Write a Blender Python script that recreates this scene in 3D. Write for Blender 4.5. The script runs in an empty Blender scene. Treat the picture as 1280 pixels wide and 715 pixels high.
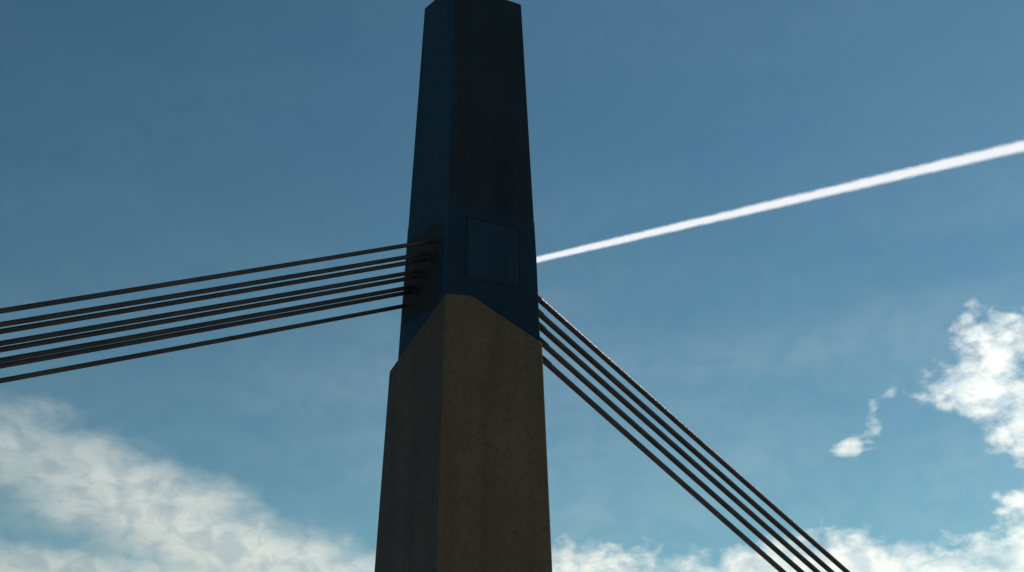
import bpy, math
from mathutils import Vector
sc=bpy.context.scene
sc.view_settings.view_transform='Standard'
try: sc.view_settings.look='None'
except: pass
sc.view_settings.exposure=0
H=1.7   # eye height

# ---------------- node helper ----------------
class NT:
    def __init__(s,tree): s.t=tree; s.n=tree.nodes; s.l=tree.links
    def node(s,ty,**kw):
        n=s.n.new(ty)
        for k,v in kw.items(): setattr(n,k,v)
        return n
    def put(s,sock,v):
        if isinstance(v,bpy.types.NodeSocket): s.l.new(v,sock)
        else: sock.default_value=v
    def m(s,op,a,b=0.0,c=None,clamp=False):
        n=s.node('ShaderNodeMath',operation=op,use_clamp=clamp)
        s.put(n.inputs[0],a); s.put(n.inputs[1],b)
        if c is not None: s.put(n.inputs[2],c)
        return n.outputs[0]
    def xyz(s,x,y,z):
        n=s.node('ShaderNodeCombineXYZ')
        for i,v in enumerate((x,y,z)): s.put(n.inputs[i],v)
        return n.outputs[0]
    def noise(s,vec,scale,detail=6,rough=.55,dist=0):
        n=s.node('ShaderNodeTexNoise')
        s.put(n.inputs['Vector'],vec)
        n.inputs['Scale'].default_value=scale; n.inputs['Detail'].default_value=detail
        n.inputs['Roughness'].default_value=rough; n.inputs['Distortion'].default_value=dist
        return n
    def smooth(s,v,a,b,lo=0.,hi=1.,kind='SMOOTHSTEP'):
        n=s.node('ShaderNodeMapRange',interpolation_type=kind)
        s.put(n.inputs[0],v)
        for i,q in enumerate((a,b,lo,hi)): s.put(n.inputs[i+1],q)
        return n.outputs[0]
    def mix(s,f,a,b,blend='MIX'):
        n=s.node('ShaderNodeMix',data_type='RGBA',blend_type=blend)
        s.put(n.inputs[0],f); s.put(n.inputs[6],a); s.put(n.inputs[7],b)
        return n.outputs[2]
def c4(r,g,b): return (r,g,b,1.0)
def new_mat(name):
    m=bpy.data.materials.new(name); m.use_nodes=True
    nt=NT(m.node_tree); nt.n.clear()
    out=nt.node('ShaderNodeOutputMaterial')
    return m,nt,out

# ---------------- materials ----------------
def stained(name,base,dark,light,rust,rough=.85,streak=1.0,rust_amt=.3,bump=.2,spec=.3,streak_amt=.4,joint=0.0):
    m,nt,out=new_mat(name)
    p=nt.node('ShaderNodeNewGeometry').outputs['Position']
    mp=nt.node('ShaderNodeMapping'); nt.put(mp.inputs[0],p); mp.inputs['Scale'].default_value=(1,1,.07)
    st=nt.noise(mp.outputs[0],1.6*streak,5,.5).outputs[0]
    st2=nt.noise(mp.outputs[0],4*streak,4,.5).outputs[0]
    big=nt.noise(p,.6,5,.6,.6).outputs[0]
    fine=nt.noise(p,6,6,.75).outputs[0]
    pit=nt.noise(p,13,3,.7).outputs[0]
    col=nt.mix(nt.smooth(big,.35,.68),base,light)
    col=nt.mix(nt.smooth(st,.42,.75,0,streak_amt),col,dark)
    col=nt.mix(nt.m('MULTIPLY',nt.m('MULTIPLY',nt.smooth(st2,.5,.75),nt.smooth(big,.4,.6)),rust_amt),col,rust)
    col=nt.mix(nt.smooth(fine,.50,.68,0,.6),col,dark)
    col=nt.mix(nt.smooth(pit,.60,.68,0,.8),col,dark)
    if joint>0:   # shutter joints between concrete pours
        sp=nt.node('ShaderNodeSeparateXYZ'); nt.put(sp.inputs[0],p)
        z=nt.m('ADD',sp.outputs[2],nt.m('MULTIPLY',nt.m('SUBTRACT',fine,.5),.05))
        f=nt.m('ABSOLUTE',nt.m('SUBTRACT',nt.m('FRACT',nt.m('DIVIDE',nt.m('ADD',z,.9),3.1)),.5))
        col=nt.mix(nt.smooth(f,.0,.010,joint,0),col,dark)
    b=nt.node('ShaderNodeBsdfPrincipled')
    nt.put(b.inputs['Base Color'],col); b.inputs['Roughness'].default_value=rough
    b.inputs['Specular IOR Level'].default_value=spec
    bp=nt.node('ShaderNodeBump'); bp.inputs['Strength'].default_value=bump; bp.inputs['Distance'].default_value=.03
    nt.put(bp.inputs['Height'],fine)
    nt.l.new(bp.outputs[0],b.inputs['Normal']); nt.l.new(b.outputs[0],out.inputs[0])
    return m
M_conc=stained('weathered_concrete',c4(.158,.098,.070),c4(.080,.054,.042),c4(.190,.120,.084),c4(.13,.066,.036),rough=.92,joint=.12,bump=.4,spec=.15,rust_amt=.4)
M_concL=stained('shaded_concrete',c4(.092,.074,.074),c4(.052,.044,.045),c4(.112,.090,.088),c4(.07,.052,.042),rough=.92,joint=.12,bump=.4,spec=.15)  # left-face copy of the concrete: cooler, darker face shade put into the colour
M_blue=stained('blue_painted_shaft',c4(.024,.032,.050),c4(.015,.019,.027),c4(.030,.041,.062),c4(.050,.026,.018),rough=.8,rust_amt=.9,bump=.1,spec=.12,joint=.1)
M_blueL=stained('blue_painted_shaft_skylit',c4(.018,.046,.092),c4(.012,.031,.061),c4(.022,.055,.108),c4(.022,.03,.04),rough=.8,rust_amt=.3,bump=.1,spec=.12,joint=.1)  # left-face copy of the shaft paint, bluer sky light mixed into its colour
M_blue2=stained('blue_painted_steel',c4(.018,.034,.064),c4(.011,.021,.038),c4(.022,.041,.077),c4(.035,.024,.02),rough=.75,rust_amt=.5,bump=.06,spec=.12)
M_hatch=stained('hatch_paint',c4(.020,.042,.078),c4(.012,.028,.052),c4(.024,.051,.094),c4(.03,.026,.024),rough=.75,rust_amt=.5,bump=.06,spec=.12)
M_steel=stained('rusty_dark_steel',c4(.035,.032,.032),c4(.02,.018,.018),c4(.05,.045,.042),c4(.07,.035,.02),rough=.7,rust_amt=.6,bump=.1)
M_deckc=stained('deck_concrete',c4(.30,.28,.25),c4(.18,.17,.15),c4(.36,.34,.31),c4(.2,.15,.1))
M_asph=stained('asphalt',c4(.05,.05,.052),c4(.035,.035,.036),c4(.065,.065,.065),c4(.04,.04,.04),rust_amt=.1)
M_paint=stained('white_road_paint',c4(.75,.75,.73),c4(.55,.55,.53),c4(.8,.8,.78),c4(.5,.48,.45),rust_amt=.2)

def cable_mat():
    m,nt,out=new_mat('cable_sheath')
    p=nt.node('ShaderNodeNewGeometry').outputs['Position']
    n1=nt.noise(p,1.2,4,.6).outputs[0]; n2=nt.noise(p,14,4,.6).outputs[0]
    col=nt.mix(nt.smooth(n1,.35,.7),c4(.040,.024,.029),c4(.080,.047,.048))
    col=nt.mix(nt.smooth(n2,.5,.75,0,.6),col,c4(.022,.014,.015))
    b=nt.node('ShaderNodeBsdfPrincipled'); nt.put(b.inputs['Base Color'],col); b.inputs['Roughness'].default_value=.42
    bp=nt.node('ShaderNodeBump'); bp.inputs['Strength'].default_value=.8; bp.inputs['Distance'].default_value=.035
    nt.put(bp.inputs['Height'],n2); nt.l.new(bp.outputs[0],b.inputs['Normal']); nt.l.new(b.outputs[0],out.inputs[0])
    return m
M_cable=cable_mat()

def ground_mat():
    m,nt,out=new_mat('grass_ground')
    p=nt.node('ShaderNodeNewGeometry').outputs['Position']
    a=nt.noise(p,.03,6,.6).outputs[0]; f=nt.noise(p,3,5,.7).outputs[0]
    col=nt.mix(nt.smooth(a,.35,.65),c4(.075,.08,.04),c4(.15,.12,.08))
    col=nt.mix(nt.smooth(f,.4,.7,0,.6),col,c4(.05,.055,.025))
    b=nt.node('ShaderNodeBsdfPrincipled'); nt.put(b.inputs['Base Color'],col); b.inputs['Roughness'].default_value=.95
    nt.l.new(b.outputs[0],out.inputs[0]); return m
M_ground=ground_mat()

# ---------------- mesh helpers ----------------
import bmesh
def link(o): sc.collection.objects.link(o); return o
def mesh_obj(name,verts,faces,mat,parent=None,bevel=0,seg=2):
    me=bpy.data.meshes.new(name); me.from_pydata([tuple(v) for v in verts],[],faces); me.update()
    bm=bmesh.new(); bm.from_mesh(me); bmesh.ops.recalc_face_normals(bm,faces=bm.faces); bm.to_mesh(me); bm.free()
    o=link(bpy.data.objects.new(name,me)); me.materials.append(mat)
    if parent: o.parent=parent
    if bevel:
        b=o.modifiers.new('bevel','BEVEL'); b.width=bevel; b.segments=seg; b.limit_method='ANGLE'; b.angle_limit=math.radians(25)
    return o
def loft(name,rings,mat,parent=None,bevel=0,matL=None):
    n=len(rings[0]); vs=[v for r in rings for v in r]; fs=[]
    for i in range(len(rings)-1):
        for j in range(n):
            k=(j+1)%n; fs.append((i*n+j,i*n+k,(i+1)*n+k,(i+1)*n+j))
    fs.append(tuple(range(n-1,-1,-1))); fs.append(tuple((len(rings)-1)*n+j for j in range(n)))
    o=mesh_obj(name,vs,fs,mat,parent,bevel)
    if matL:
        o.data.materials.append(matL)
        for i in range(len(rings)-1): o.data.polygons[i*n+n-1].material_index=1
    return o
def empty(name):
    e=link(bpy.data.objects.new(name,None)); e.empty_display_size=1; return e
def obox(name,o,ax,ay,az,lx,ly,lz,mat,parent=None,bevel=0):
    o=Vector(o); vs=[]
    for sx in(-.5,.5):
        for sy in(-.5,.5):
            for sz in(-.5,.5): vs.append(o+ax*lx*sx+ay*ly*sy+az*lz*sz)
    fs=[(0,1,3,2),(4,6,7,5),(0,4,5,1),(2,3,7,6),(0,2,6,4),(1,5,7,3)]
    return mesh_obj(name,vs,fs,mat,parent,bevel)

# ---------------- pylon ----------------
pylon=empty('bridge_pylon')
def lerp(a,b,t): return a+(b-a)*t
def sect(z,tab):
    tab=sorted(tab)
    for a,b in zip(tab,tab[1:]):
        if z<=b[0] or b is tab[-1]:
            t=(z-a[0])/(b[0]-a[0]); return [tuple(lerp(p,q,t) for p,q in zip(a[i],b[i])) for i in(1,2,3)]
UP=[(12.0,(-1.765,29.985),(2.56,1.27),(-1.40,1.80)),
    (15.37,(-1.750,29.985),(2.44,1.20),(-1.29,1.64)),
    (24.4,(-1.741,30.0),(2.02,1.05),(-.974,1.25))]
LO=[(-1.7,(-1.91,29.93),(3.25,1.62),(-1.93,2.4)),
    (6.36,(-1.837,29.93),(2.885,1.42),(-1.75,2.15)),
    (12.85,(-1.785,29.93),(2.62,1.32),(-1.60,2.05)),
    (14.2,(-1.77,29.93),(2.56,1.29),(-1.57,2.0))]
def pt(tab,z,r,l,grow=0.0):
    E,R,L=sect(z,tab); Rv=Vector(R); Lv=Vector(L)
    p=Vector(E)+Rv*r+Lv*l+Rv.normalized()*grow*(2*r-1)+Lv.normalized()*grow*(2*l-1)
    return Vector((p.x,p.y,z+H))
def ring(tab,zs,grow=0):
    cs=[(0,0),(.27,0),(1,0),(1,1),(0,1)]
    if not isinstance(zs,(list,tuple)): zs=[zs]*5
    return [pt(tab,z,r,l,grow) for z,(r,l) in zip(zs,cs)]
top=[13.72,13.82,12.86,11.9,12.30]
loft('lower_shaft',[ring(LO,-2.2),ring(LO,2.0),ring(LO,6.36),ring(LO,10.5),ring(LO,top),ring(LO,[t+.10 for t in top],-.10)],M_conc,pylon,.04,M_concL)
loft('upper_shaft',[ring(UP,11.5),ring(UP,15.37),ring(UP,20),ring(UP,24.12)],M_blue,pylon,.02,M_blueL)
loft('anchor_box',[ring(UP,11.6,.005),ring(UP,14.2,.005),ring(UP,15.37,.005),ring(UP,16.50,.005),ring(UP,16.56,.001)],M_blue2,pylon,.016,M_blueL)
loft('plinth',[ring(LO,-1.9,.5),ring(LO,-.9,.5),ring(LO,-.8,.35)],M_deckc,pylon,.05)
Rn=Vector((2.35,1.17,0)).normalized(); Rout=Vector((Rn.y,-Rn.x,0))
Ln=Vector((-1.24,1.6,0)).normalized(); Lout=Vector((-Ln.y,-abs(Ln.x),0))
def on_right(r,z,off): return pt(UP,z,r,0,.005)+Rout*off
def on_left(l,z,off): return pt(UP,z,0,l,.005)+Lout*off
def plate(name,P,r0,r1,z0,z1,off,th,mat,bv=.005):
    vs=[]
    for o in (off-th,off):
        for (r,z) in ((r0,z0),(r1,z0),(r1,z1),(r0,z1)): vs.append(P(r,z,o))
    return mesh_obj(name,vs,[(3,2,1,0),(4,5,6,7),(0,1,5,4),(1,2,6,5),(2,3,7,6),(3,0,4,7)],mat,pylon,bv)
plate('access_hatch',on_right,.22,.79,14.42,16.18,.014,.05,M_hatch)
plate('hatch_frame_top',on_right,.20,.81,16.20,16.25,.022,.06,M_blue2)
plate('hatch_frame_bottom',on_right,.20,.81,14.35,14.40,.022,.06,M_blue2)
plate('hatch_frame_side_a',on_right,.20,.214,14.402,16.198,.020,.06,M_blue2)
plate('hatch_frame_side_b',on_right,.796,.81,14.402,16.198,.020,.06,M_blue2)
plate('anchor_plate',on_left,.10,.97,13.55,16.1,.012,.05,M_blue)

# ---------------- stay cables ----------------
D=Vector((.776,.631,0)).normalized()
def tube(name,a,b,r,mat,parent=None,n=20,cuts=1,sag=0.0):
    a=Vector(a); b=Vector(b); d=(b-a).normalized()
    u=d.cross(Vector((0,0,1))).normalized(); v=u.cross(d)
    vs=[];fs=[]
    for i in range(cuts+1):
        t=i/cuts; c=a.lerp(b,t)-Vector((0,0,sag*4*t*(1-t)))
        for j in range(n):
            an=2*math.pi*j/n; vs.append(c+u*r*math.cos(an)+v*r*math.sin(an))
    for i in range(cuts):
        for j in range(n):
            k=(j+1)%n; fs.append((i*n+j,i*n+k,(i+1)*n+k,(i+1)*n+j))
    fs.append(tuple(range(n))); fs.append(tuple(cuts*n+j for j in range(n)))
    o=mesh_obj(name,vs,fs,mat,parent)
    for p in o.data.polygons: p.use_smooth=len(p.vertices)==4
    return o
DECK=2.2
def cable(A,k,sgn,r,back=.5,sock=1.2):
    e=empty('stay_cable')
    A=Vector(A)+Vector((0,0,H)); d=Vector((D.x*sgn,D.y*sgn,-k))
    t=(A.z-DECK-.15)/k
    a=A-d*back; b=A+d*t
    tube('sheath',a,b,r,M_cable,e,20,24,.10)
    dn=d.normalized()
    tube('upper_socket',A-dn*.2,A+dn*.16,r*sock,M_steel,e)
    tube('lower_socket',b-dn*2.2,b+dn*.3,r*1.6,M_steel,e)
    return e
for s in (0,.20,.30,.47,.56,.71,.79,1.0):
    m=lerp(.404,1.744,s**1.15)
    A=(-1.78-.613*m,30+.79*m,lerp(15.54,14.06,s))
    cable(A,lerp(.465,.445,s),-1,.058)
for s in (0,.25,.47,.72,1.0):
    A=(lerp(.68,.943,s),lerp(32.0,32.3,s),lerp(14.6,12.72,s))
    cable(A,lerp(.453,.469,s),1,.082,1.2,1.08)

# ---------------- bridge deck ----------------
deck=empty('bridge_deck')
Cn=Vector((-1.25,31.6,0)); N=Vector((-D.y,D.x,0)); Z=Vector((0,0,1))
def seg(name,off,zc,L,w,h,mat,bv=0,along=0): return obox(name,Cn+D*along+N*off+Z*zc,D,N,Z,L,w,h,mat,deck,bv)
for sg in(-1,1):
    seg('deck_slab',sg*6.1,DECK-.35,180,6.8,.7,M_deckc,.03)
    seg('roadway',sg*5.6,DECK+.01,180,5.0,.02,M_asph)
    seg('sidewalk',sg*8.75,DECK+.075,180,1.3,.15,M_deckc,.02)
    seg('edge_line',sg*7.9,DECK+.0235,180,.12,.003,M_paint)
    seg('handrail',sg*9.3,DECK+1.15,180,.07,.07,M_steel)
    seg('midrail',sg*9.3,DECK+.6,180,.04,.04,M_steel)
    for i in range(-36,37):
        seg('rail_post',sg*9.3,DECK+.6,.06,.06,1.05,M_steel,0,i*2.5)
    for i in range(-14,15):
        seg('lane_dash',sg*5.5,DECK+.0235,3,.12,.003,M_paint,0,i*6.0)
for al in (-46.6,46.6):
    seg('median',0,DECK-.15,86.4,5.38,.55,M_deckc,.03,al)
for al in(-85,-45,45,85):
    seg('pier',0,.6,1.2,9,1.8,M_deckc,.05,al)

# ---------------- ground ----------------
S=20000
mesh_obj('ground',[(-S,-S,0),(S,-S,0),(S,S,0),(-S,S,0)],[(0,1,2,3)],M_ground)

# ---------------- contrail ----------------
def contrail():
    a=Vector((20,6151,3000)); b=Vector((4700,3651.5,3000)); d=(b-a).normalized(); n=Vector((-d.y,d.x,0))
    vs=[];fs=[];K=160
    for i in range(K+1):
        t=i/K; w=lerp(104,215,t); c=a.lerp(b,t)
        vs+= [c-n*w/2,c+n*w/2]
        if i<K: fs.append((2*i,2*i+1,2*i+3,2*i+2))
    me=bpy.data.meshes.new('contrail'); me.from_pydata([tuple(v) for v in vs],[],fs)
    ul=me.uv_layers.new(name='UVMap')
    for p in me.polygons:
        for li in p.loop_indices:
            vi=me.loops[li].vertex_index; ul.data[li].uv=(vi//2/K,vi%2)
    o=link(bpy.data.objects.new('contrail',me))
    m,nt,out=new_mat('ice_vapour')
    uvn=nt.node('ShaderNodeTexCoord').outputs['UV']
    sp=nt.node('ShaderNodeSeparateXYZ'); nt.put(sp.inputs[0],uvn)
    p=nt.node('ShaderNodeNewGeometry').outputs['Position']
    nz=nt.noise(p,.018,5,.65).outputs[0]; nl=nt.noise(p,.003,3,.5).outputs[0]
    v=nt.m('ABSOLUTE',nt.m('SUBTRACT',sp.outputs[1],.5))
    v=nt.m('ADD',v,nt.m('MULTIPLY',nt.m('SUBTRACT',nz,.5),.20))
    v=nt.m('ADD',v,nt.m('MULTIPLY',nt.m('SUBTRACT',nl,.5),.10))
    al=nt.smooth(v,.12,.46,.98,0)
    al=nt.m('MULTIPLY',al,nt.smooth(sp.outputs[0],0,.02))
    tr=nt.node('ShaderNodeBsdfTransparent'); tl=nt.node('ShaderNodeBsdfTranslucent'); tl.inputs[0].default_value=c4(.84,.83,.86)
    mx=nt.node('ShaderNodeMixShader'); nt.put(mx.inputs[0],al); nt.l.new(tr.outputs[0],mx.inputs[1]); nt.l.new(tl.outputs[0],mx.inputs[2]); nt.l.new(mx.outputs[0],out.inputs[0])
    me.materials.append(m)
contrail()

# ---------------- clouds (lit by the sun, on a shell 9 km away) ----------------
def clouds():
    R=9000; vs=[];fs=[]; A=96;B=40
    for j in range(B+1):
        el=math.radians(2+42*j/B)
        for i in range(A+1):
            az=math.radians(-60+120*i/A)
            vs.append((R*math.cos(el)*math.sin(az),R*math.cos(el)*math.cos(az),R*math.sin(el)))
    for j in range(B):
        for i in range(A):
            q=j*(A+1)+i; fs.append((q,q+1,q+A+2,q+A+1))
    me=bpy.data.meshes.new('clouds'); me.from_pydata(vs,[],fs)
    for p in me.polygons: p.use_smooth=True
    o=link(bpy.data.objects.new('clouds',me))
    m,nt,out=new_mat('cloud_vapour'); me.materials.append(m)
    p=nt.node('ShaderNodeNewGeometry').outputs['Position']
    nm=nt.node('ShaderNodeVectorMath',operation='NORMALIZE'); nt.put(nm.inputs[0],p)
    sp=nt.node('ShaderNodeSeparateXYZ'); nt.put(sp.inputs[0],nm.outputs[0])
    DEG=57.29578
    az0=nt.m('MULTIPLY',nt.m('ARCTAN2',sp.outputs[0],sp.outputs[1]),DEG)
    el0=nt.m('MULTIPLY',nt.m('ARCSINE',sp.outputs[2]),DEG)
    V0=nt.xyz(az0,nt.m('MULTIPLY',el0,1.5),0.0)
    w=nt.noise(V0,.4,3,.6); ws=nt.node('ShaderNodeSeparateXYZ'); nt.put(ws.inputs[0],w.outputs['Color'])
    az=nt.m('ADD',az0,nt.m('MULTIPLY',nt.m('SUBTRACT',ws.outputs[0],.5),2.6))
    el=nt.m('ADD',el0,nt.m('MULTIPLY',nt.m('SUBTRACT',ws.outputs[1],.5),2.2))
    def blob(a,e,ra,re,rot,amp):
        ca,sa=math.cos(math.radians(rot)),math.sin(math.radians(rot))
        dx=nt.m('SUBTRACT',az,a); dy=nt.m('SUBTRACT',el,e)
        u=nt.m('DIVIDE',nt.m('ADD',nt.m('MULTIPLY',dx,ca),nt.m('MULTIPLY',dy,sa)),ra)
        v=nt.m('DIVIDE',nt.m('SUBTRACT',nt.m('MULTIPLY',dy,ca),nt.m('MULTIPLY',dx,sa)),re)
        q=nt.m('ADD',nt.m('MULTIPLY',u,u),nt.m('MULTIPLY',v,v))
        return nt.m('MULTIPLY',nt.m('EXPONENT',nt.m('MULTIPLY',q,-1.0)),amp)
    def total(lst):
        r=lst[0]
        for x in lst[1:]: r=nt.m('ADD',r,x)
        return r
    puff=total([blob(22.8,20.8,1.6,1.7,40,.9),blob(21.3,18.9,2.1,1.1,-10,.88),blob(23.2,17.0,1.4,1.4,0,.85),
        blob(15.9,17.2,.95,.6,20,.72),blob(17.6,19.0,2.0,.55,52,.30),blob(22.2,14.2,.9,.4,5,.75),blob(27.5,19,3,3,0,1.0),
        blob(24.0,13.6,1.8,1.1,20,.9)])
    rb=nt.smooth(nt.m('SUBTRACT',el,nt.m('MULTIPLY',nt.m('SINE',nt.m('MULTIPLY',az,.55)),.35)),11.2,14.2,1.15,0)
    rb=nt.m('MULTIPLY',rb,nt.smooth(az,-6,0))
    puff=nt.m('ADD',puff,rb)
    nz=nt.noise(V0,.9,6,.55,.2).outputs[0]
    d1=nt.m('ADD',puff,nt.m('MULTIPLY',nt.m('SUBTRACT',nz,.5),2.0))
    d1=nt.m('MULTIPLY',d1,nt.smooth(puff,.0,.4))
    a1=nt.smooth(d1,.0,1.3,0,.96)
    # wispy bank (left)
    dl=nt.m('SUBTRACT',el,nt.m('SUBTRACT',10.5,nt.m('MULTIPLY',az,.33)))
    band=nt.m('MULTIPLY',nt.smooth(dl,-2.8,2.6,1.05,0),nt.smooth(dl,-5.0,-1.8,.45,1))
    band=nt.m('MULTIPLY',band,nt.smooth(az,-25,-17,.66,1))
    low=nt.smooth(el,10.5,13.8,1.1,0)
    left=nt.m('MULTIPLY',nt.m('MAXIMUM',band,low),nt.smooth(az,-2.5,-7.5,0,1))
    rotv=nt.node('ShaderNodeMapping'); nt.put(rotv.inputs[0],V0); rotv.inputs['Rotation'].default_value=(0,0,math.radians(24)); rotv.inputs['Scale'].default_value=(.45,1,1)
    nw=nt.noise(rotv.outputs[0],.42,5,.42,.3).outputs[0]
    d2=nt.m('ADD',left,nt.m('MULTIPLY',nt.m('SUBTRACT',nw,.5),.85))
    a2=nt.m('MULTIPLY',nt.smooth(d2,-.05,1.2),.95)
    a2=nt.m('MULTIPLY',a2,nt.smooth(left,.0,.5))
    # high thin haze veil, densest low down
    nh=nt.noise(rotv.outputs[0],.12,2,.4,.3).outputs[0]
    a3=nt.m('MULTIPLY',nt.smooth(nh,.30,.75,.03,.13),nt.smooth(el0,33,14,.12,1))
    al=nt.m('MAXIMUM',nt.m('MAXIMUM',a1,a2),a3)
    shade=nt.noise(V0,.65,4,.55,.4).outputs[0]
    shade2=nt.smooth(shade,.36,.60)
    col=nt.mix(shade2,c4(.66,.71,.76),c4(.97,.94,.91))
    tr=nt.node('ShaderNodeBsdfTransparent'); tl=nt.node('ShaderNodeBsdfTranslucent'); nt.put(tl.inputs[0],col)
    mx=nt.node('ShaderNodeMixShader'); nt.put(mx.inputs[0],al); nt.l.new(tr.outputs[0],mx.inputs[1]); nt.l.new(tl.outputs[0],mx.inputs[2]); nt.l.new(mx.outputs[0],out.inputs[0])
clouds()

# ---------------- light ----------------
SAZ,SEL=52,50
w=bpy.data.worlds.new('World'); sc.world=w; w.use_nodes=True
nt=NT(w.node_tree); nt.n.clear()
out=nt.node('ShaderNodeOutputWorld'); bg=nt.node('ShaderNodeBackground')
sky=nt.node('ShaderNodeTexSky'); sky.sky_type='NISHITA'; sky.sun_disc=False
sky.sun_elevation=math.radians(SEL); sky.sun_rotation=math.radians(SAZ)
sky.air_density=1.0; sky.dust_density=.1; sky.ozone_density=1.5
tint=nt.mix(1.0,sky.outputs[0],c4(.75*.07,.95*.07,.80*.07),'MULTIPLY')
g=nt.node('ShaderNodeGamma'); nt.put(g.inputs[0],tint); g.inputs[1].default_value=1.4
t2=nt.mix(1.0,g.outputs[0],c4(20,19.4,18.2),'MULTIPLY')
nt.put(bg.inputs[0],t2); bg.inputs[1].default_value=.1
nt.l.new(bg.outputs[0],out.inputs[0])
sd=bpy.data.lights.new('sun','SUN'); sd.energy=4.2; sd.angle=math.radians(.5); sd.color=(1,.96,.90)
so=link(bpy.data.objects.new('sun',sd))
v=Vector((math.cos(math.radians(SEL))*math.sin(math.radians(SAZ)),math.cos(math.radians(SEL))*math.cos(math.radians(SAZ)),math.sin(math.radians(SEL))))
so.rotation_euler=v.to_track_quat('Z','Y').to_euler(); so.location=v*200

# ---------------- camera ----------------
cd=bpy.data.cameras.new('camera'); cd.sensor_width=36; cd.lens=36*1545/1280; cd.clip_end=60000; cd.clip_start=.1
co=link(bpy.data.objects.new('camera',cd)); co.location=(0,0,H); co.rotation_euler=(math.radians(90+25),0,0)
sc.camera=co
